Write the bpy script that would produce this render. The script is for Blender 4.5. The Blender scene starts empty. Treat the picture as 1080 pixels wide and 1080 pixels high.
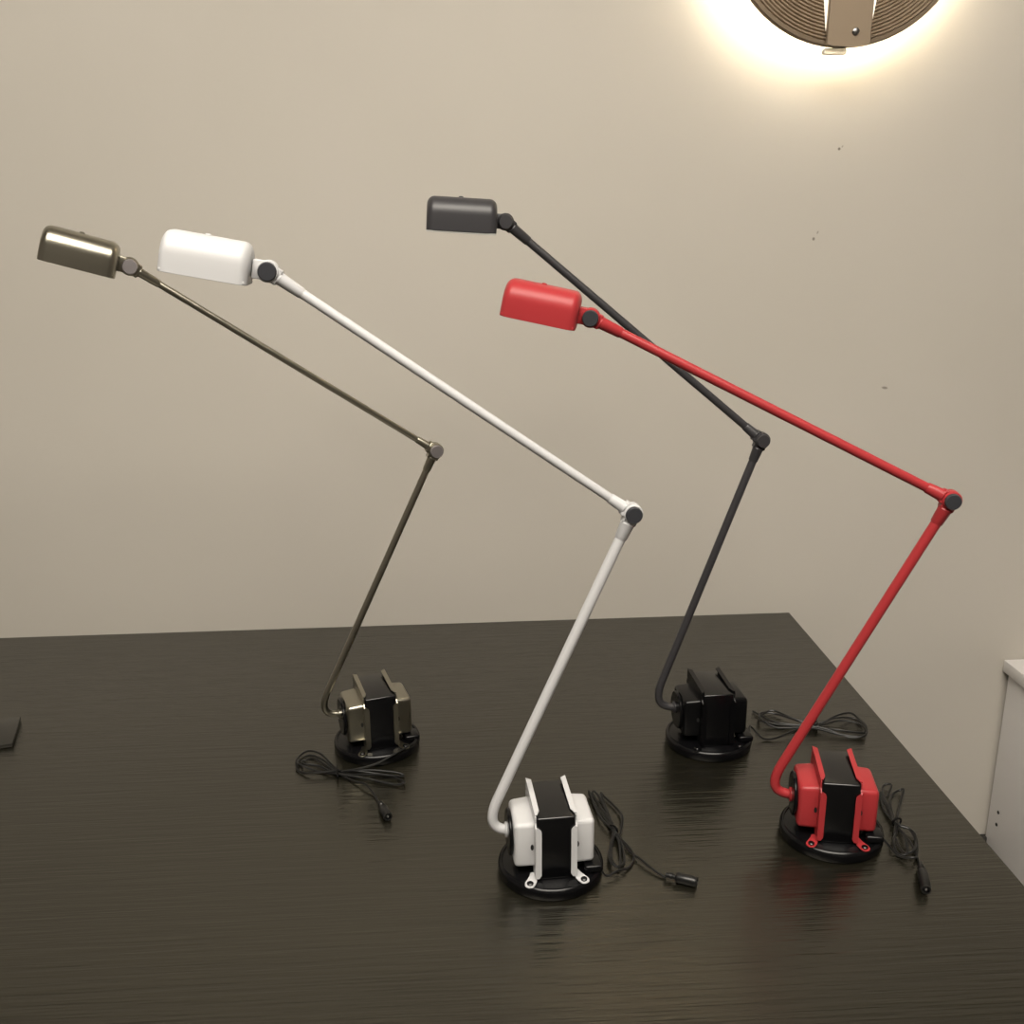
import bpy, bmesh, math, random
from mathutils import Vector, Matrix
C = bpy.context.scene.collection
TZ = 0.75            # height of the table top above the floor
PI = math.pi

GLOW = 22.0
CEIL = 5.5
EXPO = 1.4
WALLMARKS = [(.568, 1.4633, .0022, .0022, 0, .8), (.5725, 1.4665, .0012, .002, .5, .4), (.5403, 1.3387, .0022, .0026, 0, .7), (.5457, 1.3478, .0014, .0026, .4, .45), (.6695, 1.1161, .0052, .0022, .15, .6)]
CABHOLES = [(1.474, .377), (1.474, .353)]
# ------------------------------------------------------------------ materials
def mat(name, col, rough=0.5, metal=0.0, spec=0.5, coat=0.0, bump=None, var=0.0, emis=None, estr=0.0, aniso=0.0):
    m = bpy.data.materials.new(name); m.use_nodes = True
    nt = m.node_tree; b = nt.nodes['Principled BSDF']
    b.inputs['Base Color'].default_value = (*col, 1)
    b.inputs['Roughness'].default_value = rough
    b.inputs['Metallic'].default_value = metal
    b.inputs['Specular IOR Level'].default_value = spec
    b.inputs['Coat Weight'].default_value = coat
    b.inputs['Coat Roughness'].default_value = 0.15
    if aniso: b.inputs['Anisotropic'].default_value = aniso
    if emis:
        b.inputs['Emission Color'].default_value = (*emis, 1)
        b.inputs['Emission Strength'].default_value = estr
    tc = nt.nodes.new('ShaderNodeTexCoord')
    if var:
        n = nt.nodes.new('ShaderNodeTexNoise'); n.inputs['Scale'].default_value = 6; n.inputs['Detail'].default_value = 4
        nt.links.new(tc.outputs['Object'], n.inputs['Vector'])
        mx = nt.nodes.new('ShaderNodeMix'); mx.data_type = 'RGBA'
        mx.inputs[6].default_value = (*[c*(1-var) for c in col], 1)
        mx.inputs[7].default_value = (*[min(1, c*(1+var)) for c in col], 1)
        nt.links.new(n.outputs['Fac'], mx.inputs[0]); nt.links.new(mx.outputs[2], b.inputs['Base Color'])
    if bump:
        (sx, sy, sz), st, dist = bump
        mp = nt.nodes.new('ShaderNodeMapping'); mp.inputs['Scale'].default_value = (sx, sy, sz)
        n = nt.nodes.new('ShaderNodeTexNoise'); n.inputs['Scale'].default_value = 1; n.inputs['Detail'].default_value = 3
        bp = nt.nodes.new('ShaderNodeBump'); bp.inputs['Strength'].default_value = st; bp.inputs['Distance'].default_value = dist
        nt.links.new(tc.outputs['Object'], mp.inputs['Vector']); nt.links.new(mp.outputs[0], n.inputs['Vector'])
        nt.links.new(n.outputs['Fac'], bp.inputs['Height']); nt.links.new(bp.outputs[0], b.inputs['Normal'])
    return m

M = dict(
    black=mat('black_enamel', (.003, .003, .0035), .24, spec=.25, bump=((400, 400, 400), .05, .001)),
    core=mat('black_lacquered_core', (.003, .003, .0035), .20, spec=.5, bump=((3, 3, 900), .08, .0005)),
    rubber=mat('black_cable_plastic', (.006, .006, .006), .36, spec=.4, bump=((300, 300, 300), .05, .001)),
    charcoal=mat('charcoal_enamel', (.030, .029, .032), .42, spec=.5, bump=((300, 300, 300), .05, .001)),
    white=mat('white_enamel', (.50, .50, .51), .40, spec=.4, var=.02),
    red=mat('red_enamel', (.33, .028, .032), .38, spec=.3, var=.03),
    nickel=mat('satin_nickel', (.36, .34, .28), .29, metal=1.0, bump=((20, 900, 900), .12, .0004)),
    nickel_cap=mat('polished_nickel', (.42, .39, .40), .38, metal=.85, var=.02),
    greycap=mat('dark_grey_cap', (.030, .031, .036), .4, spec=.5, var=.05),
    lens=mat('frosted_lamp_glass', (.42, .42, .40), .35, var=.02),
    steel=mat('steel_screw', (.30, .29, .28), .35, metal=1.0, var=.02),
    hole=mat('dark_recess', (.004, .004, .004), .8, var=.05),
    cabinet=mat('white_cabinet_board', (.66, .64, .63), .45, var=.02),
    floor=mat('grey_floor', (.10, .09, .08), .5, var=.1),
    ceiling=mat('ceiling_paint', (.70, .67, .62), .8, var=.02),
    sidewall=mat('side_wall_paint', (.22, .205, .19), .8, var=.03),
    dark=mat('dark_strip', (.02, .018, .016), .6, var=.1),
    bronze=mat('taupe_lamp_metal', (.31, .24, .17), .42, metal=.3, spec=.5, var=.02),
    slab=mat('black_gloss_slab', (.018, .017, .014), .23, var=.05),
    glow=mat('wall_lamp_light_ring', (1, .95, .85), .5, emis=(1.0, .90, .70), estr=GLOW),
    wedge=mat('wall_lamp_glow_wedge', (.9, .85, .75), .4, emis=(1.0, .88, .68), estr=.32),
    ceilglow=mat('ceiling_lamp_diffuser', (.9, .88, .84), .5, emis=(1.0, .93, .82), estr=CEIL),
    clear=mat('clear_clip', (.85, .85, .82), .1, spec=.6, var=.01),
)

M['clear'].node_tree.nodes['Principled BSDF'].inputs['Transmission Weight'].default_value = .45
def table_mat():
    m = bpy.data.materials.new('dark_wood_laminate'); m.use_nodes = True
    nt = m.node_tree; b = nt.nodes['Principled BSDF']
    tc = nt.nodes.new('ShaderNodeTexCoord')
    def noise(scale, det, rot=0):
        mp = nt.nodes.new('ShaderNodeMapping'); mp.inputs['Scale'].default_value = scale
        mp.inputs['Rotation'].default_value = (0, 0, rot)
        n = nt.nodes.new('ShaderNodeTexNoise'); n.inputs['Scale'].default_value = 1; n.inputs['Detail'].default_value = det
        nt.links.new(tc.outputs['Object'], mp.inputs['Vector']); nt.links.new(mp.outputs[0], n.inputs['Vector'])
        return n
    n1 = noise((9, 170, 1), 2); n2 = noise((14, 430, 1), 3)
    ramp = nt.nodes.new('ShaderNodeValToRGB')
    ramp.color_ramp.elements[0].position = .3; ramp.color_ramp.elements[0].color = (.0050, .0046, .0030, 1)
    ramp.color_ramp.elements[1].position = .7; ramp.color_ramp.elements[1].color = (.0100, .0092, .0060, 1)
    ad = nt.nodes.new('ShaderNodeMath'); ad.operation = 'ADD'
    h1 = nt.nodes.new('ShaderNodeMath'); h1.operation = 'MULTIPLY'; h1.inputs[1].default_value = .6
    h2 = nt.nodes.new('ShaderNodeMath'); h2.operation = 'MULTIPLY'; h2.inputs[1].default_value = .4
    nt.links.new(n1.outputs['Fac'], h1.inputs[0]); nt.links.new(n2.outputs['Fac'], h2.inputs[0])
    nt.links.new(h1.outputs[0], ad.inputs[0]); nt.links.new(h2.outputs[0], ad.inputs[1])
    nt.links.new(ad.outputs[0], ramp.inputs['Fac']); nt.links.new(ramp.outputs['Color'], b.inputs['Base Color'])
    bp = nt.nodes.new('ShaderNodeBump'); bp.inputs['Strength'].default_value = .85; bp.inputs['Distance'].default_value = .0013
    nt.links.new(ad.outputs[0], bp.inputs['Height']); nt.links.new(bp.outputs[0], b.inputs['Normal'])
    b.inputs['Roughness'].default_value = .26
    b.inputs['Specular IOR Level'].default_value = .95
    b.inputs['Specular Tint'].default_value = (1, .96, .84, 1)
    return m
M['table'] = table_mat()

def wall_mat():
    m = bpy.data.materials.new('beige_wall_paint'); m.use_nodes = True
    nt = m.node_tree; b = nt.nodes['Principled BSDF']
    tc = nt.nodes.new('ShaderNodeTexCoord')
    n = nt.nodes.new('ShaderNodeTexNoise'); n.inputs['Scale'].default_value = 2.2; n.inputs['Detail'].default_value = 5
    nt.links.new(tc.outputs['Object'], n.inputs['Vector'])
    r = nt.nodes.new('ShaderNodeValToRGB')
    r.color_ramp.elements[0].position = .35; r.color_ramp.elements[0].color = (.470, .440, .392, 1)
    r.color_ramp.elements[1].position = .65; r.color_ramp.elements[1].color = (.495, .464, .416, 1)
    nt.links.new(n.outputs['Fac'], r.inputs['Fac'])
    col = r.outputs['Color']
    # small stains and nail marks on the paint: (x, z, half width, half height, slant)
    for (x, z, a, c, k, dk) in WALLMARKS:
        mp = nt.nodes.new('ShaderNodeMapping'); mp.vector_type = 'TEXTURE'
        mp.inputs['Location'].default_value = (x, 1.508, z); mp.inputs['Rotation'].default_value = (0, k, 0)
        mp.inputs['Scale'].default_value = (a, 1, c)
        nt.links.new(tc.outputs['Object'], mp.inputs['Vector'])
        ln = nt.nodes.new('ShaderNodeVectorMath'); ln.operation = 'LENGTH'
        nt.links.new(mp.outputs[0], ln.inputs[0])
        mr = nt.nodes.new('ShaderNodeMapRange'); mr.inputs[1].default_value = .6; mr.inputs[2].default_value = 1.15
        mr.inputs[3].default_value = dk; mr.inputs[4].default_value = 0
        nt.links.new(ln.outputs['Value'], mr.inputs[0])
        mx = nt.nodes.new('ShaderNodeMix'); mx.data_type = 'RGBA'; mx.inputs[7].default_value = (.07, .055, .04, 1)
        nt.links.new(mr.outputs[0], mx.inputs[0]); nt.links.new(col, mx.inputs[6]); col = mx.outputs[2]
    nt.links.new(col, b.inputs['Base Color'])
    b.inputs['Roughness'].default_value = .75; b.inputs['Specular IOR Level'].default_value = .25
    n2 = nt.nodes.new('ShaderNodeTexNoise'); n2.inputs['Scale'].default_value = 30; n2.inputs['Detail'].default_value = 4
    nt.links.new(tc.outputs['Object'], n2.inputs['Vector'])
    bp = nt.nodes.new('ShaderNodeBump'); bp.inputs['Strength'].default_value = .1; bp.inputs['Distance'].default_value = .002
    nt.links.new(n2.outputs['Fac'], bp.inputs['Height']); nt.links.new(bp.outputs[0], b.inputs['Normal'])
    return m
M['wall'] = wall_mat()

# ------------------------------------------------------------------ mesh helpers
def obj(name, bm, m, parent=None, smooth=True, angle=40):
    bmesh.ops.recalc_face_normals(bm, faces=bm.faces)
    me = bpy.data.meshes.new(name); bm.to_mesh(me); bm.free()
    me.materials.append(M[m] if isinstance(m, str) else m)
    if smooth:
        me.polygons.foreach_set('use_smooth', [True]*len(me.polygons))
        me.set_sharp_from_angle(angle=math.radians(angle))
    o = bpy.data.objects.new(name, me); C.objects.link(o)
    if parent: o.parent = parent
    return o
def struct(name, bm, m):
    o = obj(name, bm, m); o['kind'] = 'structure'; return o
def tag(o, label, cat, group=None):
    o['label'] = label; o['category'] = cat
    if group: o['group'] = group
    return o
def empty(name, loc, rz=0):
    o = bpy.data.objects.new(name, None); C.objects.link(o)
    o.empty_display_size = .05; o.location = loc; o.rotation_euler = (0, 0, rz); return o
def box(bm, lo, hi, bev=0, seg=2, mx=None):
    t = bmesh.new()
    bmesh.ops.create_cube(t, size=1)
    for v in t.verts:
        v.co = Vector([lo[i] + (v.co[i]+.5)*(hi[i]-lo[i]) for i in range(3)])
    if bev: bmesh.ops.bevel(t, geom=t.edges[:], offset=bev, segments=seg, affect='EDGES', profile=.5)
    if mx is not None: bmesh.ops.transform(t, matrix=mx, verts=t.verts)
    me = bpy.data.meshes.new('tmp'); t.to_mesh(me); t.free(); bm.from_mesh(me); bpy.data.meshes.remove(me)
def frame(d, up=None):
    d = Vector(d).normalized(); up = Vector(up) if up is not None else (Vector((0, 0, 1)) if abs(d.z) < .9 else Vector((1, 0, 0)))
    a = d.cross(up).normalized(); b = a.cross(d).normalized(); return d, a, b
def lathe(bm, p, axis, prof, seg=48, close=True):
    """prof: list of (distance along axis, radius)"""
    d, a, b = frame(axis); p = Vector(p); rings = []
    for t, r in prof:
        rings.append([bm.verts.new(p + d*t + (a*math.cos(2*PI*k/seg) + b*math.sin(2*PI*k/seg))*max(r, 1e-5)) for k in range(seg)])
    for i in range(len(rings)-1):
        for k in range(seg):
            bm.faces.new((rings[i][k], rings[i][(k+1) % seg], rings[i+1][(k+1) % seg], rings[i+1][k]))
    if close:
        bm.faces.new(rings[0][::-1]); bm.faces.new(rings[-1])
def tube(bm, pts, r, seg=16, caps=True):
    pts = [Vector(p) for p in pts]; n = len(pts); rings = []
    rr = r if isinstance(r, list) else [r]*n
    tan = [(pts[min(i+1, n-1)] - pts[max(i-1, 0)]).normalized() for i in range(n)]
    _, a, b = frame(tan[0])
    for i in range(n):
        if i:
            q = tan[i-1].rotation_difference(tan[i]); a = q @ a
            a = (a - tan[i]*a.dot(tan[i])).normalized()
        b = tan[i].cross(a)
        rings.append([bm.verts.new(pts[i] + (a*math.cos(2*PI*k/seg) + b*math.sin(2*PI*k/seg))*rr[i]) for k in range(seg)])
    for i in range(n-1):
        for k in range(seg):
            bm.faces.new((rings[i][k], rings[i][(k+1) % seg], rings[i+1][(k+1) % seg], rings[i+1][k]))
    if caps: bm.faces.new(rings[0][::-1]); bm.faces.new(rings[-1])
def prism(bm, pts, ex, bev=0):
    """pts: 3D polygon, ex: extrusion vector"""
    t = bmesh.new(); ex = Vector(ex)
    a = [t.verts.new(Vector(p)) for p in pts]; b = [t.verts.new(Vector(p)+ex) for p in pts]; n = len(pts)
    t.faces.new(a); t.faces.new(b[::-1])
    for i in range(n): t.faces.new((a[i], b[i], b[(i+1) % n], a[(i+1) % n]))
    if bev: bmesh.ops.bevel(t, geom=t.edges[:], offset=bev, segments=1, affect='EDGES')
    me = bpy.data.meshes.new('tmp'); t.to_mesh(me); t.free(); bm.from_mesh(me); bpy.data.meshes.remove(me)
def catmull(P, n=6):
    P = [Vector(p) for p in P]; P = [P[0]*2-P[1]] + P + [P[-1]*2-P[-2]]; out = []
    for i in range(1, len(P)-2):
        for k in range(n):
            t = k/n; a, b, c, d = P[i-1:i+3]
            out.append(.5*((2*b) + (c-a)*t + (2*a-5*b+4*c-d)*t*t + (3*b-a-3*c+d)*t**3))
    out.append(P[-2]); return out

# ------------------------------------------------------------------ room
def slab_struct(name, lo, hi, m):
    bm = bmesh.new(); box(bm, lo, hi); return struct(name, bm, m)
X0, X1, Y0, Y1, ZC = -2.2, 2.4, -2.6, 1.508, 2.75
slab_struct('floor', (X0-.1, Y0-.1, -.1), (X1+.1, Y1+.1, 0), 'floor')
slab_struct('ceiling', (X0-.1, Y0-.1, ZC), (X1+.1, Y1+.1, ZC+.1), 'ceiling')
slab_struct('wall_back', (X0-.1, Y1, 0), (X1+.1, Y1+.1, ZC), 'wall')
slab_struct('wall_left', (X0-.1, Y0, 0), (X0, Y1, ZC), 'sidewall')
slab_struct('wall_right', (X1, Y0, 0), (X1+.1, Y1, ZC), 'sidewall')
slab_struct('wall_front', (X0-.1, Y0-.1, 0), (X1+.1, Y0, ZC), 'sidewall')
bm = bmesh.new(); box(bm, (.56, Y1-.012, .275), (X1-.005, Y1, .312), .002)  # dark strip running low along the back wall
struct('wall_strip_1', bm, 'dark')

# ------------------------------------------------------------------ table
t = empty('table', (-.3, 1.0, 0))
def loc_obj(o, root):                      # geometry was written in world coordinates: keep it there
    o.location = (-root.location.x, -root.location.y, -root.location.z)
tx0, tx1, ty0, ty1 = -1.15, .545, .36, 1.505
bm = bmesh.new(); box(bm, (tx0, ty0, TZ-.028), (tx1, ty1, TZ), .0012, 2)
o = obj('tabletop', bm, 'table', t); loc_obj(o, t)
for x in (tx0+.06, tx1-.10):
    bm = bmesh.new(); box(bm, (x, ty0+.08, 0), (x+.03, ty1-.08, TZ-.0282), .001)
    o = obj('leg_panel', bm, 'table', t); loc_obj(o, t)
bm = bmesh.new(); box(bm, (tx0+.0905, ty1-.12, .40), (tx1-.1005, ty1-.10, TZ-.0283), .001)
o = obj('modesty_panel', bm, 'table', t); loc_obj(o, t)
tag(t, 'dark brown wood-grain table with straight edges, pushed against the beige wall', 'table')

# thin dark slab at the left frame edge
r = empty('thin_slab', (-.5515, 1.155, TZ), 0)
bm = bmesh.new(); box(bm, (-.15, 0, .0002), (0, .075, .0052), .001)
o = obj('thin_slab', bm, 'slab'); C.objects.unlink(o); bpy.data.objects.remove(r)
C.objects.link(o); o.location = (-.5505, 1.1555, TZ); o.rotation_euler = (0, 0, math.radians(14))
tag(o, 'thin black slab lying flat on the table at the far left edge of the view', 'slab')

# ------------------------------------------------------------------ cabinet
cb = empty('cabinet', (1.25, 1.25, 0))
cx0, cx1, cy0, cy1, ch = .930, 1.55, 1.05, 1.502, .652
def cpart(name, lo, hi, bev=.0012, m='cabinet'):
    bm = bmesh.new(); box(bm, lo, hi, bev); o = obj(name, bm, m, cb); loc_obj(o, cb); return o
cpart('side_panel', (cx0, cy0, 0), (cx0+.018, cy1, ch-.022))
cpart('side_panel', (cx1-.018, cy0, 0), (cx1, cy1, ch-.022))
cpart('top', (cx0-.010, cy0-.012, ch-.0215), (cx1+.010, cy1+.003, ch), .002)
cpart('back_panel', (cx0+.0185, cy1-.012, .02), (cx1-.0185, cy1-.004, ch-.023))
cpart('bottom_panel', (cx0+.0185, cy0+.001, .06), (cx1-.0185, cy1-.013, .078))
for a, b in ((cx0+.003, (cx0+cx1)/2-.001), ((cx0+cx1)/2+.001, cx1-.003)):
    d = cpart('door', (a, cy0-.018, .06), (b, cy0-.0005, ch-.026), .0015)
    hx = b-.04 if a < 1.2 else a+.04
    bm = bmesh.new(); tube(bm, [(hx, cy0-.0182, .45), (hx, cy0-.04, .455), (hx, cy0-.045, .48), (hx, cy0-.045, .54), (hx, cy0-.04, .565), (hx, cy0-.0182, .57)], .004, 10)
    h = obj('handle', bm, 'steel', d)
for (y, z) in CABHOLES:
    bm = bmesh.new(); lathe(bm, (cx0-.0006, y, z), (1, 0, 0), [(0, .0030), (.0004, .0032), (.002, .0032)], 16)
    o = obj('screw_hole', bm, 'hole', cb); loc_obj(o, cb)
tag(cb, 'white board cabinet beside the right end of the table, against the wall', 'cabinet')

# ------------------------------------------------------------------ wall lamp
wl = empty('wall_lamp', (.5377, 1.508, 1.757))
bm = bmesh.new()
RD = .1695
prof = [(0, .02), (0, RD-.004)]
for a in range(7): prof.append((.012*(a+1)/8, RD-.004+.004*math.sin(PI*(a+1)/8)))
prof += [(.0130, RD-.002), (.0145, RD-.006)]
n = 36
for k in range(n):                       # concentric ribs across the dished front
    r0 = RD-.007 - (RD-.012)*k/n; w = (RD-.012)/n
    dep = .0145 - .004*math.sin(PI*min(1, (RD-r0)/RD))
    prof += [(dep-.0016, r0), (dep+.0014, r0-w*.35), (dep+.0014, r0-w*.6), (dep-.0016, r0-w*.95)]
lathe(bm, (0, -.052, 0), (0, -1, 0), prof, 128)
obj('ribbed_disc', bm, 'bronze', wl, angle=25)
bm = bmesh.new()
zb = math.sqrt(RD**2-.036**2)
pts = [(-.036+.002, -.0705, -zb)]
aa, ab = math.asin(-.027/RD), math.asin(.033/RD)
arc = [(RD*math.sin(a), -.0705, -RD*math.cos(a)) for a in [aa+(ab-aa)*k/12 for k in range(13)]]
arc2 = [(x, y, -z) for x, y, z in arc[::-1]]
prism(bm, arc + arc2, (0, -.006, 0), .0012)
obj('centre_band', bm, 'bronze', wl)
for s in (-1, 1):
    bm = bmesh.new(); lathe(bm, (.011, -.0762, s*(RD-.018)), (0, -1, 0), [(0, .0048), (.002, .0046), (.0032, .003), (.0034, .0005)], 20)
    obj('screw', bm, 'steel', wl)
bm = bmesh.new(); lathe(bm, (0, -.052, 0), (0, 1, 0), [(-.0005, .1600), (.0170, .1600), (.0170, .1588), (.0, .1588)], 128, close=False); obj('halo_limiter', bm, 'bronze', wl)  # unseen collar added to cut the halo off on the wall
bm = bmesh.new(); lathe(bm, (0, -.0005, 0), (0, -1, 0), [(0, .11), (.018, .11), (.0185, .105)], 64); obj('back_plate', bm, 'ceiling', wl)
bm = bmesh.new(); lathe(bm, (0, -.019, 0), (0, -1, 0), [(0, .05), (.033, .05)], 48); obj('hub', bm, 'bronze', wl)
bm = bmesh.new()
RG = .138
for k in range(96):
    pass
ring = [Vector((RG*math.cos(2*PI*k/96), -.0440, RG*math.sin(2*PI*k/96))) for k in range(96)]
rings = []
for k in range(96):
    rad = ring[k].copy(); rad.y = 0; rad.normalize()
    rings.append([bm.verts.new(ring[k] + rad*(.007*math.cos(2*PI*j/12)) + Vector((0, .006*math.sin(2*PI*j/12), 0))) for j in range(12)])
for k in range(96):
    for j in range(12):
        bm.faces.new((rings[k][j], rings[(k+1) % 96][j], rings[(k+1) % 96][(j+1) % 12], rings[k][(j+1) % 12]))
obj('light_ring', bm, 'glow', wl)
for s, x in ((-1, -.027), (1, .033)):       # emissive wedges beside the band, narrowing towards both of its ends
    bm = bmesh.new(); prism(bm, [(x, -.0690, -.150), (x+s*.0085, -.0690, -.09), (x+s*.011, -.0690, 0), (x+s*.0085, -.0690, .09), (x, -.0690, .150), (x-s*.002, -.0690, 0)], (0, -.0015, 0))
    obj('glow_wedge', bm, 'wedge', wl)
bm = bmesh.new(); box(bm, (-.026, -.066, -RD-.0085), (.006, -.054, -RD-.0003), .0034, 4)
obj('rim_clip', bm, 'clear', wl)
tag(wl, 'round taupe ribbed wall lamp with a flat centre band and a glowing halo behind it', 'lamp')

# ------------------------------------------------------------------ desk lamps
RB = .0525                                # radius of the round foot
def end_bell(s, m, root):
    """cup plus the flanged frame that clamps the core; s = -1 left, +1 right"""
    bm = bmesh.new()
    def P(x, y, z): return (s*x, y, z)
    # cup with draft and rounded outer edges
    t = bmesh.new(); bmesh.ops.create_cube(t, size=1)
    for v in t.verts:
        out = v.co.x > 0
        x = .0395 if out else .0196; hy = .0246 if out else .0258
        zt = .0685 if out else .0700; zb = .0210 if out else .0215
        v.co = Vector((x, hy if v.co.y > 0 else -hy, zt if v.co.z > 0 else zb))
    bmesh.ops.bevel(t, geom=[e for e in t.edges if max(v.co.x for v in e.verts) > .03], offset=.0048, segments=4, affect='EDGES', profile=.5)
    for v in t.verts: v.co.x *= s
    me = bpy.data.meshes.new('tmp'); t.to_mesh(me); t.free(); bm.from_mesh(me); bpy.data.meshes.remove(me)
    # side plate of the frame
    yf, yb, zt = .0342, .0342, .0812
    poly = [(-yf, .0160), (-yf, .0690), (-.0300, .0730), (-.0305, .0798), (-.0285, zt), (.0335, .0826), (yb, .0740), (.0318, .0720), (yb, .0700), (yb, .0160), (.030, .0126), (.018, .0126), (.012, .022), (-.012, .022), (-.020, .0126), (-.030, .0126)]
    prism(bm, [P(.0190, y, z) for y, z in poly], (s*.0012, 0, 0))
    # lips folded over the front, the back and the top of the core
    for ys in (-1, 1):
        lip = [(.0202, .0150), (.0202, .0690), (.0185, .0710), (.0150, .0680), (.0143, .0660), (.0143, .0185), (.0165, .0150)]
        prism(bm, [P(x, ys*yf, z) for x, z in lip], (0, ys*.0012, 0))
    top = [(.0202, -.0300), (.0178, -.0290), (.0152, -.0225), (.0150, .0310), (.0202, .0345)]
    tz = lambda y: zt - .0003 + (y+.0285)/.0627*.0015
    a = [bm.verts.new(P(x, y, tz(y))) for x, y in top]; b = [bm.verts.new(P(x, y, tz(y)+.0012)) for x, y in top]
    bm.faces.new(a[::-1]); bm.faces.new(b)
    for i in range(5): bm.faces.new((a[i], a[(i+1) % 5], b[(i+1) % 5], b[i]))
    # feet with a hole for the screw: four rounded tabs on the round foot
    o = obj('end_bell', bm, m, root, angle=35)
    for ys in (-1, 1):
        bm = bmesh.new()
        pts = [(.0190, ys*.0225), (.0190, ys*.0345)]
        cx, cy, rr = .0262, ys*.0398, .0053
        for k in range(9):
            ang = (-120 + 210*k/8)*PI/180 if ys > 0 else (120 - 210*k/8)*PI/180
            ang = -ang if ys > 0 else -ang
            pts.append((cx + rr*math.cos(ang), cy + rr*math.sin(ang)))
        pts = [(.0190, ys*.022), (.0190, ys*.0355), (.0210, ys*.0405)] + [(cx+rr*math.cos(ys*q*PI/180), cy+rr*math.sin(ys*q*PI/180)) for q in (115, 90, 65, 40, 15, -10, -35)] + [(.0250, ys*.028), (.0235, ys*.022)]
        prism(bm, [P(x, y, .0122) for x, y in pts], (0, 0, .0014), .0003)
        ft = obj('mounting_foot', bm, m, o)
        bm = bmesh.new(); lathe(bm, P(cx, cy, .0137), (0, 0, 1), [(0, .0032), (.0012, .0032), (.0018, .0025), (.0018, .0004)], 20)
        obj('screw', bm, 'core', o)
    bm = bmesh.new(); lathe(bm, P(.0222, -.0257, .044), (0, -1, 0), [(-.0006, .0016), (.0002, .0016)], 14)
    bmesh.ops.scale(bm, vec=(1, 1, 2.0), verts=bm.verts, space=Matrix.Translation(Vector(P(-.0222, .0257, -.044))))
    obj('slot', bm, 'hole', o)
    return o

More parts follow.
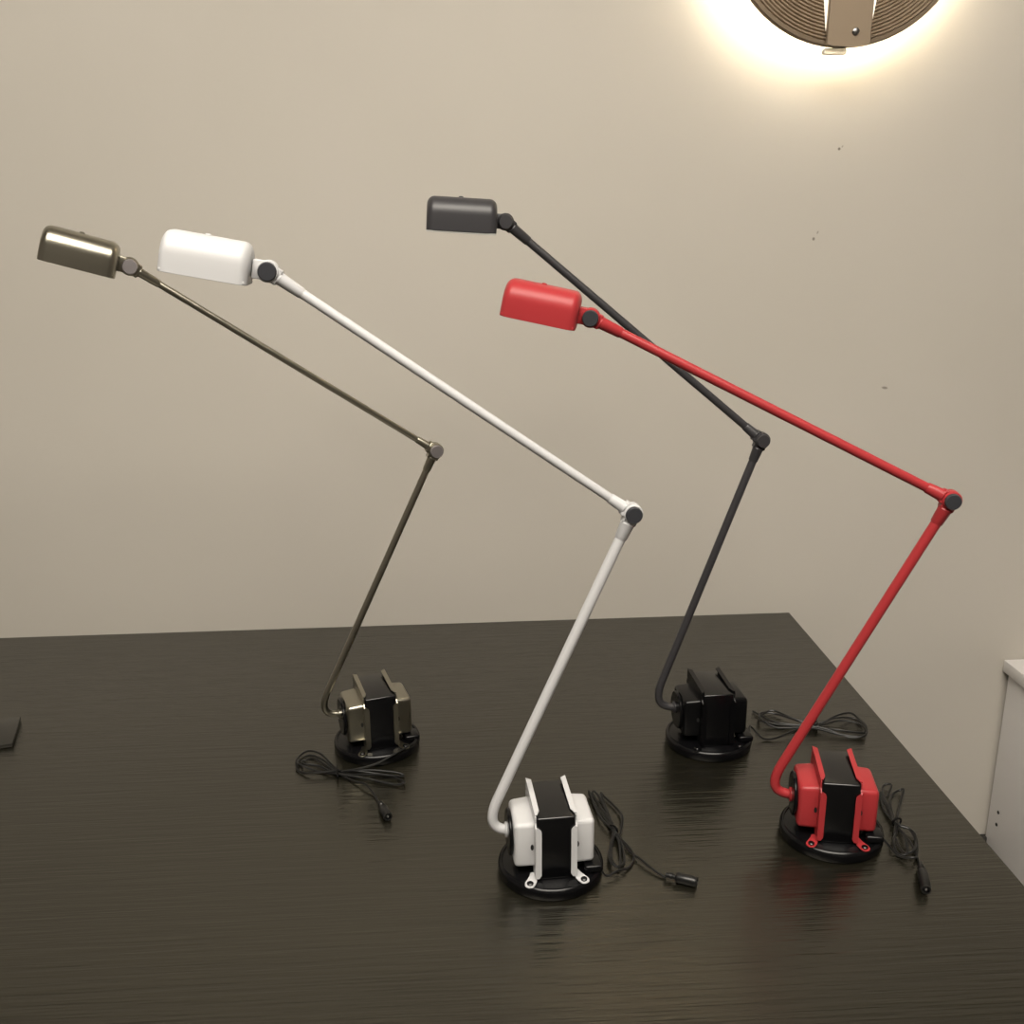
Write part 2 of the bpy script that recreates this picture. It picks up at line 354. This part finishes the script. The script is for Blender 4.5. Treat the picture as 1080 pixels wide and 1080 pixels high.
def desk_lamp(kind, label, B, rz, Cn, E, H, body, capm, rl, ru, headang, hl, cord, hh_=.0345, hdrop=.0150, S0=.0113, bell=None, glass=.0):
    """B foot centre; Cn bend corner, E elbow, H head joint (all world, table plane = 0)"""
    root = empty('desk_lamp', (B[0], B[1], TZ), rz)
    R = Matrix.Rotation(-rz, 3, 'Z'); Bv = Vector((B[0], B[1], 0))
    L = lambda p: R @ (Vector(p) - Bv)
    Cn, E, H = L(Cn), L(E), L(H)
    # round foot with a raised rolled rim
    bm = bmesh.new()
    prof = [(.0, .0500), (.0012, .0518), (.004, RB), (.0085, RB), (.0112, .0517), (.0124, .0500), (.0122, .0487), (.0110, .0480), (.0108, .0460), (.0120, .0440), (.0120, .002)]
    lathe(bm, (0, 0, 0), (0, 0, 1), prof, 96)
    obj('round_foot', bm, 'black', root)
    bm = bmesh.new(); box(bm, (-.0188, -.0334, .0121), (.0188, .0334, .0800), .0022, 3)
    obj('transformer_core', bm, 'core', root)
    for s in (-1, 1): end_bell(s, bell or body, root)
    # dial on the left bell that carries the arm
    pz = Cn.z; py = Cn.y
    bm = bmesh.new(); lathe(bm, (-.0396, 0, .0465), (-1, 0, 0), [(0, .0220), (.0010, .0228), (.0026, .0228), (.0038, .0215), (.0040, .004)], 56)
    obj('pivot_dial', bm, 'black', root)
    bm = bmesh.new(); lathe(bm, (-.0434, py*.6, pz-.0045), (-1, 0, 0), [(0, rl*1.5), (.0016, rl*1.5), (.0022, rl*1.3), (.0026, rl*.8)], 24)
    obj('arm_socket', bm, body, root)
    # lower arm: short stub out of the dial, tight bend, straight run to the elbow
    A0 = Vector((-.0440, py*.6, pz-.0045)); corner = Vector((Cn.x, py, pz))
    u1 = (A0-corner).normalized(); u2 = (E-corner).normalized(); ln = .0205
    bend = []
    pa, pb = corner+u1*min(ln, (A0-corner).length*.9), corner+u2*.034
    for k in range(15):
        t = k/14; bend.append(pa*(1-t)**2 + corner*2*t*(1-t) + pb*t*t)
    bm = bmesh.new(); tube(bm, [A0] + bend + [corner+u2*(.034+(E-corner).length*.25), corner+u2*(.034+(E-corner).length*.55), E-u2*.016], rl, 20)
    obj('lower_arm', bm, body, root)
    nrm = (E-corner).cross(H-E).normalized()
    if nrm.y > 0: nrm = -nrm                # towards the viewer's side of the lamp
    v = (H-E).normalized()
    # elbow joint: fork barrel, two collars and caps
    def joint(P, d1, r1, d2, r2, name, l1=.026, l2=.026):
        bm = bmesh.new()
        lathe(bm, P - nrm*.0062, nrm, [(0, .0082), (.001, .0090), (.0114, .0090), (.0124, .0082)], 36)
        for d, r, l in ((d1, r1, l1), (d2, r2, l2)):
            if d is None: continue
            _, a, b = frame(d, nrm)
            mx = Matrix((( a.x, d.x, nrm.x, P.x), (a.y, d.y, nrm.y, P.y), (a.z, d.z, nrm.z, P.z), (0, 0, 0, 1)))
            box(bm, (-.0068, 0, -.0048), (.0068, .0105, .0048), .0008, 1, mx)
            lathe(bm, P + d*.0095, d, [(0, r*1.32), (.0012, r*1.42), (.0022, r*1.32), (l-.0105, r*1.16), (l-.0095, r*1.02)], 24)
        j = obj(name, bm, body, root)
        for s in (1, -1):
            bm = bmesh.new(); lathe(bm, P + nrm*s*.0060, nrm*s, [(0, .0076), (.0028, .0076), (.0038, .0068), (.0039, .001)], 32)
            obj('cap', bm, capm, j)
        return j
    joint(E, -u2, rl, v, ru, 'elbow_joint')
    bm = bmesh.new(); tube(bm, [E+v*.016, E+v*.15, E+v*.25, H-v*.016], ru, 20)
    obj('upper_arm', bm, body, root)
    # head: axis lies in the arm plane, headang = tilt above horizontal towards the tip
    hor = (v - Vector((0, 0, v.z))); hor.normalize()
    upv = nrm.cross(hor); upv = upv if upv.z > 0 else -upv
    ca, sa = math.cos(headang), math.sin(headang)
    ax = hor*ca + upv*sa; uh = -hor*sa + upv*ca
    hj = joint(H, -v, ru, None, 0, 'head_joint', .032, .014)
    bm = bmesh.new()
    mxh = Matrix(((ax.x, nrm.x, uh.x, H.x), (ax.y, nrm.y, uh.y, H.y), (ax.z, nrm.z, uh.z, H.z), (0, 0, 0, 1)))
    box(bm, (.002, -.0056, -.0074), (.0125, .0056, .0080), .0012, 2, mxh)
    obj('bracket', bm, body, hj)
    # shade shell
    w, h = .046, hh_
    rr = .0080; drop = hdrop
    def section(ins, n=9):
        ww, hh = w/2-ins, h-ins; rc = min(.0175, ww-.001)
        pts = [(-ww, 0), (-ww, .0004), (-ww, .0008), (-ww, (hh-rc)*.5)]
        for k in range(n+1):
            a = PI - PI/2*k/n; pts.append((-ww+rc+rc*math.cos(a), hh-rc+rc*math.sin(a)))
        pts += [(-x, z) for x, z in pts[::-1]]
        return pts
    st = []
    for k in range(6):
        a = PI/2*k/5; st.append((rr*(1-math.sin(a)) , rr*(1-math.cos(PI/2-a)) if False else rr*(1-math.sin(a))))
    stations = []
    for k in range(7):
        a = PI/2*k/6; stations.append((rr*(1-math.cos(a)), rr*(1-math.sin(a))))
    full = stations + [(hl*.5, 0)] + [(hl-u, i) for u, i in stations[::-1]]
    bm = bmesh.new(); loops = []
    def W(u, y, z): return H + ax*(S0+u) + nrm*y + uh*(z-drop)
    for u, ins in full:
        loops.append([bm.verts.new(W(u, y, z)) for y, z in section(ins)])
    m_ = len(loops[0])
    for i in range(len(loops)-1):
        for k in range(m_-1):
            bm.faces.new((loops[i][k], loops[i][k+1], loops[i+1][k+1], loops[i+1][k]))
    bm.faces.new(loops[0]); bm.faces.new(loops[-1][::-1])
    bmesh.ops.recalc_face_normals(bm, faces=bm.faces)
    me = bpy.data.meshes.new('lamp_head')
    cen = sum((v_.co for v_ in bm.verts), Vector())/len(bm.verts)
    f = max(bm.faces, key=lambda f_: f_.calc_center_median().dot(uh))
    if f.normal.dot(uh) < 0: bmesh.ops.reverse_faces(bm, faces=bm.faces)
    bm.to_mesh(me); bm.free(); me.materials.append(M[body])
    me.polygons.foreach_set('use_smooth', [True]*len(me.polygons)); me.set_sharp_from_angle(angle=math.radians(50))
    hd = bpy.data.objects.new('lamp_head', me); C.objects.link(hd); hd.parent = root
    sm = hd.modifiers.new('shell', 'SOLIDIFY'); sm.thickness = .0011; sm.offset = -1
    bm = bmesh.new()
    mx = Matrix(((ax.x, nrm.x, uh.x, H.x), (ax.y, nrm.y, uh.y, H.y), (ax.z, nrm.z, uh.z, H.z), (0, 0, 0, 1)))
    box(bm, (S0+.0095, -w/2+.0095, -drop+.0008-glass), (S0+hl-.0095, w/2-.0095, -drop+.0035), .0008, 2, mx)
    obj('diffuser_glass', bm, 'lens', hd)
    bm = bmesh.new()
    e = .0005 if glass else .0016
    for s in (-1, 1):
        box(bm, (S0+e, min(s*(w/2-.0090), s*(w/2-e)), -drop+.0009-glass), (S0+hl-e, max(s*(w/2-.0090), s*(w/2-e)), (-drop-.0001) if glass else -drop+.0030), .0003, 1, mx)
    obj('diffuser_rim', bm, 'lens' if glass else body, hd)
    bm = bmesh.new(); lathe(bm, H + ax*(S0+hl*.52) + uh*(h-drop-.0004), uh, [(0, .0026), (.0010, .0026), (.0017, .0018), (.0018, .0003)], 16)
    obj('screw', bm, body, hd)
    # cord
    rnd = random.Random(kind)
    raw = cord['main']; pts = []; tie = cord['tie']; tc = Vector(((tie[0][0]+tie[1][0])/2, (tie[0][1]+tie[1][1])/2, 0))
    n = len(raw)
    for i, (x, y) in enumerate(raw):
        d = math.hypot(x-B[0], y-B[1])
        z = .0016 + .0052*(.5+.5*math.sin(i*2.4+1))*min(1, i/2, (n-1-i)/2) * (.55+.45*rnd.random())
        if d < RB+.004: z = .0140
        elif d < RB+.010: z = max(z, .006)
        pts.append(L((x, y, 0)) + Vector((0, 0, z)))
    if cord['start']:
        pts = [Vector(q) for q in cord['start']] + pts
    bm = bmesh.new(); tube(bm, catmull(pts, 7), .00125, 8)
    pc = obj('power_cord', bm, 'rubber', root)
    # tie round the bundle
    bm = bmesh.new(); a, b = L((*tie[0], 0)), L((*tie[1], 0)); c = (a+b)/2; hv = (b-a)/2
    loop = [c + hv*math.cos(2*PI*k/24) + Vector((0, 0, .0046+.0042*math.sin(2*PI*k/24))) for k in range(25)]
    tube(bm, loop, .0011, 8, caps=False)
    obj('cable_tie', bm, 'black', pc)
    if cord['plug']:
        a, b = [L((*q, 0)) for q in cord['plug']]; a.z = .0052; b.z = .0060
        d = (b-a); ln = d.length; d.normalize()
        bm = bmesh.new()
        lathe(bm, a, d, [(-.001, .0014), (0, .0024), (ln*.10, .0026), (ln*.12, .0032), (ln*.2, .0032), (ln*.22, .0026), (ln*.3, .0028), (ln*.34, .0046), (ln*.38, .0050), (ln*.9, .0050), (ln*.93, .0044), (ln*.96, .0044), (ln, .0047), (ln+.0002, .0030), (ln-.004, .0028)], 24)
        obj('barrel_plug', bm, 'rubber', pc)
        bm = bmesh.new(); lathe(bm, a+d*(ln-.006), d, [(0, .0014), (.0055, .0014), (.0061, .0009)], 12)
        obj('plug_pin', bm, 'steel', pc)
    # strain relief block on the foot
    bm = bmesh.new(); box(bm, (.0290, -.0300, .0122), (.0470, -.0100, .0200), .0025, 3)
    obj('cord_block', bm, 'black', root)
    tag(root, label, 'lamp', None)
    return root

CORDS = {
'white': dict(
  main=[(0.1267, 0.8573), (0.1346, 0.8456), (0.1419, 0.8418), (0.1534, 0.8484), (0.1677, 0.8599), (0.1749, 0.8752), (0.1708, 0.8933), (0.1631, 0.9186), (0.1569, 0.9515), (0.1494, 0.9908), (0.1523, 0.997), (0.1562, 0.9789), (0.1607, 0.9512), (0.1617, 0.9218), (0.1551, 0.8975), (0.1491, 0.8713), (0.1532, 0.8582), (0.1636, 0.8673), (0.1658, 0.8907), (0.1631, 0.9186), (0.1612, 0.9545), (0.1582, 0.9887), (0.1621, 0.9855), (0.1732, 0.957), (0.1737, 0.937), (0.1672, 0.9151), (0.1612, 0.9187), (0.1516, 0.942), (0.1465, 0.9867), (0.1454, 0.9932), (0.1498, 0.969), (0.16, 0.9283), (0.1632, 0.8969), (0.1601, 0.8676), (0.1556, 0.8566), (0.1513, 0.8683), (0.1563, 0.8974), (0.1634, 0.9092), (0.1722, 0.8857), (0.18, 0.869), (0.1908, 0.8511), (0.2009, 0.8407)],
  tie=[(0.1585, 0.9253), (0.165, 0.9168)],
  plug=[(0.2008, 0.8401), (0.228, 0.8259)],
),
'red': dict(
  main=[(0.4269, 0.8792), (0.4308, 0.869), (0.4416, 0.8569), (0.4532, 0.8471), (0.4625, 0.8585), (0.4737, 0.8875), (0.4704, 0.9033), (0.4633, 0.9109), (0.4665, 0.938), (0.4744, 0.9719), (0.482, 0.9845), (0.4882, 0.9808), (0.4784, 0.9657), (0.4685, 0.9529), (0.4634, 0.9235), (0.4606, 0.9023), (0.445, 0.8762), (0.4437, 0.8615), (0.4527, 0.8592), (0.4617, 0.8884), (0.4636, 0.9091), (0.4717, 0.9451), (0.4846, 0.9672), (0.4951, 0.9735), (0.4968, 0.9682), (0.4822, 0.9443), (0.4666, 0.916), (0.4527, 0.8891), (0.4502, 0.8627), (0.4586, 0.8588), (0.4711, 0.8809), (0.4722, 0.898), (0.4631, 0.9057), (0.4623, 0.9383), (0.4706, 0.9683), (0.4659, 0.9418), (0.4626, 0.9022), (0.4618, 0.8749), (0.461, 0.8554), (0.4569, 0.8399)],
  tie=[(0.4589, 0.9095), (0.4695, 0.913)],
  plug=[(0.4569, 0.8399), (0.4431, 0.7976)],
),
'nickel': dict(
  main=[(-0.0522, 1.1064), (-0.0603, 1.0945), (-0.0764, 1.0774), (-0.1008, 1.0686), (-0.1334, 1.0648), (-0.1433, 1.0617), (-0.1694, 1.0583), (-0.1869, 1.0674), (-0.1929, 1.0845), (-0.1899, 1.1054), (-0.1801, 1.1113), (-0.1636, 1.0964), (-0.1418, 1.0678), (-0.1184, 1.0571), (-0.0832, 1.0486), (-0.066, 1.0378), (-0.0629, 1.0289), (-0.0742, 1.0309), (-0.1113, 1.045), (-0.1406, 1.0549), (-0.1686, 1.0687), (-0.1893, 1.0782), (-0.1884, 1.0942), (-0.179, 1.1029), (-0.1603, 1.0859), (-0.1405, 1.0646), (-0.1041, 1.0579), (-0.0711, 1.0523), (-0.0658, 1.0472), (-0.0911, 1.0454), (-0.1389, 1.0586), (-0.1652, 1.0744), (-0.1844, 1.0798), (-0.185, 1.0919), (-0.171, 1.0888), (-0.1455, 1.063), (-0.1232, 1.0422), (-0.1059, 1.0259), (-0.0948, 1.0088), (-0.0876, 0.9871)],
  tie=[(-0.1438, 1.0707), (-0.1402, 1.0473)],
  plug=[(-0.0877, 0.9889), (-0.0774, 0.9594)],
),
'black': dict(
  main=[(0.3634, 1.1112), (0.3775, 1.1004), (0.3947, 1.1002), (0.4215, 1.1113), (0.4526, 1.1247), (0.4839, 1.1451), (0.5083, 1.1537), (0.5155, 1.1378), (0.5139, 1.114), (0.5032, 1.0962), (0.4759, 1.1007), (0.4444, 1.1182), (0.4034, 1.1274), (0.3875, 1.1448), (0.3956, 1.1645), (0.4142, 1.1612), (0.4345, 1.1321), (0.4571, 1.1291), (0.4886, 1.1338), (0.5096, 1.1232), (0.507, 1.1057), (0.473, 1.1084), (0.444, 1.1254), (0.4104, 1.131), (0.3892, 1.1386), (0.3897, 1.155), (0.4102, 1.1678), (0.4298, 1.1445), (0.4557, 1.1334), (0.4839, 1.1372), (0.5094, 1.1413), (0.5142, 1.1198), (0.5064, 1.0971), (0.4856, 1.0959), (0.458, 1.1154), (0.4277, 1.1296), (0.4026, 1.1436), (0.386, 1.1728)],
  tie=[(0.4566, 1.1376), (0.453, 1.1176)],
  plug=None,
),
}
CORDS['white']['start'] = [(.040, -.022, .0165), (.0455, -.020, .0160)]
CORDS['red']['start'] = [(.040, -.022, .0165), (.0455, -.020, .0160)]
CORDS['nickel']['start'] = [(.040, -.022, .0165), (.0455, -.020, .0160)]
CORDS['black']['start'] = [(.040, -.022, .0165), (.0455, -.020, .0160)]
D = math.radians
desk_lamp('white', 'white desk lamp with dark grey joint caps, standing nearest the viewer',
          (.0892, .8661), D(3.5), (.0238, .8639, .0527), (.1626, .8678, .3692), (-.1444, .8572, .5862), 'white', 'greycap', .0050, .0041, D(10.8), .0700, CORDS['white'], hh_=.0328, hdrop=.0130, S0=.0133)
desk_lamp('nickel', 'brushed nickel desk lamp, leftmost of the lamps, its cord coiled in front of the foot',
          (-.0996, 1.1271), D(16), (-.1674, 1.1087, .0545), (-.0177, 1.1468, .3667), (-.3158, 1.0642, .5814), 'nickel', 'nickel_cap', .0040, .0035, D(17.0), .0710, CORDS['nickel'], hh_=.0340, hdrop=.0146)
desk_lamp('black', 'all-black desk lamp standing behind the red one, head highest of all the lamps',
          (.3092, 1.1033), D(2.5), (.2377, 1.1034, .0532), (.3536, 1.1076, .3795), (.0641, 1.1110, .6206), 'charcoal', 'charcoal', .0046, .0043, D(3.8), .0735, CORDS['black'], hdrop=.0126, S0=.0095, bell='black', glass=.0026)
desk_lamp('red', 'glossy red desk lamp with black joint caps, rightmost of the lamps by the table edge',
          (.3887, .9013), D(-11.5), (.3206, .9142, .0496), (.4664, .8834, .3693), (.1330, .9449, .5362), 'red', 'greycap', .0050, .0045, D(11.6), .0712, CORDS['red'], hh_=.0335, hdrop=.0127)

# ------------------------------------------------------------------ ceiling lamps of the room
def ceiling_lamp(x, y, w, d, label):
    r = empty('ceiling_lamp', (x, y, ZC))
    bm = bmesh.new()
    box(bm, (-w/2-.02, -d/2-.02, -.04), (w/2+.02, -d/2, -.0005), .002); box(bm, (-w/2-.02, d/2, -.04), (w/2+.02, d/2+.02, -.0005), .002)
    box(bm, (-w/2-.02, -d/2, -.04), (-w/2, d/2, -.0005), .002); box(bm, (w/2, -d/2, -.04), (w/2+.02, d/2, -.0005), .002)
    obj('frame', bm, 'ceiling', r)
    bm = bmesh.new(); box(bm, (-w/2+.0005, -d/2+.0005, -.034), (w/2-.0005, d/2-.0005, -.028)); obj('diffuser', bm, 'ceilglow', r)
    return tag(r, label, 'ceiling lamp')
ceiling_lamp(.02, -.20, 1.9, 1.2, 'square white ceiling light panel above the table')

w = bpy.data.worlds.new('world'); bpy.context.scene.world = w; w.use_nodes = True
w.node_tree.nodes['Background'].inputs[0].default_value = (.5, .52, .6, 1)
w.node_tree.nodes['Background'].inputs[1].default_value = .2

# ------------------------------------------------------------------ camera
cd = bpy.data.cameras.new('camera'); cam = bpy.data.objects.new('camera', cd); C.objects.link(cam)
rt, up, fw = Vector((.99792094, -.06396447, -.00789578)), Vector((.02580058, .28421273, .95841403)), Vector((.05906036, .95662515, -.28527216))
cam.matrix_world = Matrix(((rt.x, up.x, -fw.x, 0), (rt.y, up.y, -fw.y, 0), (rt.z, up.z, -fw.z, TZ+.6318), (0, 0, 0, 1)))
cd.sensor_width = 36; cd.lens = 1067.35/1080*36; cd.clip_start = .02
sc = bpy.context.scene; sc.camera = cam
vs = sc.view_settings; vs.view_transform = 'Standard'; vs.look = 'None'; vs.gamma = 1; vs.use_curve_mapping = False; vs.exposure = EXPO
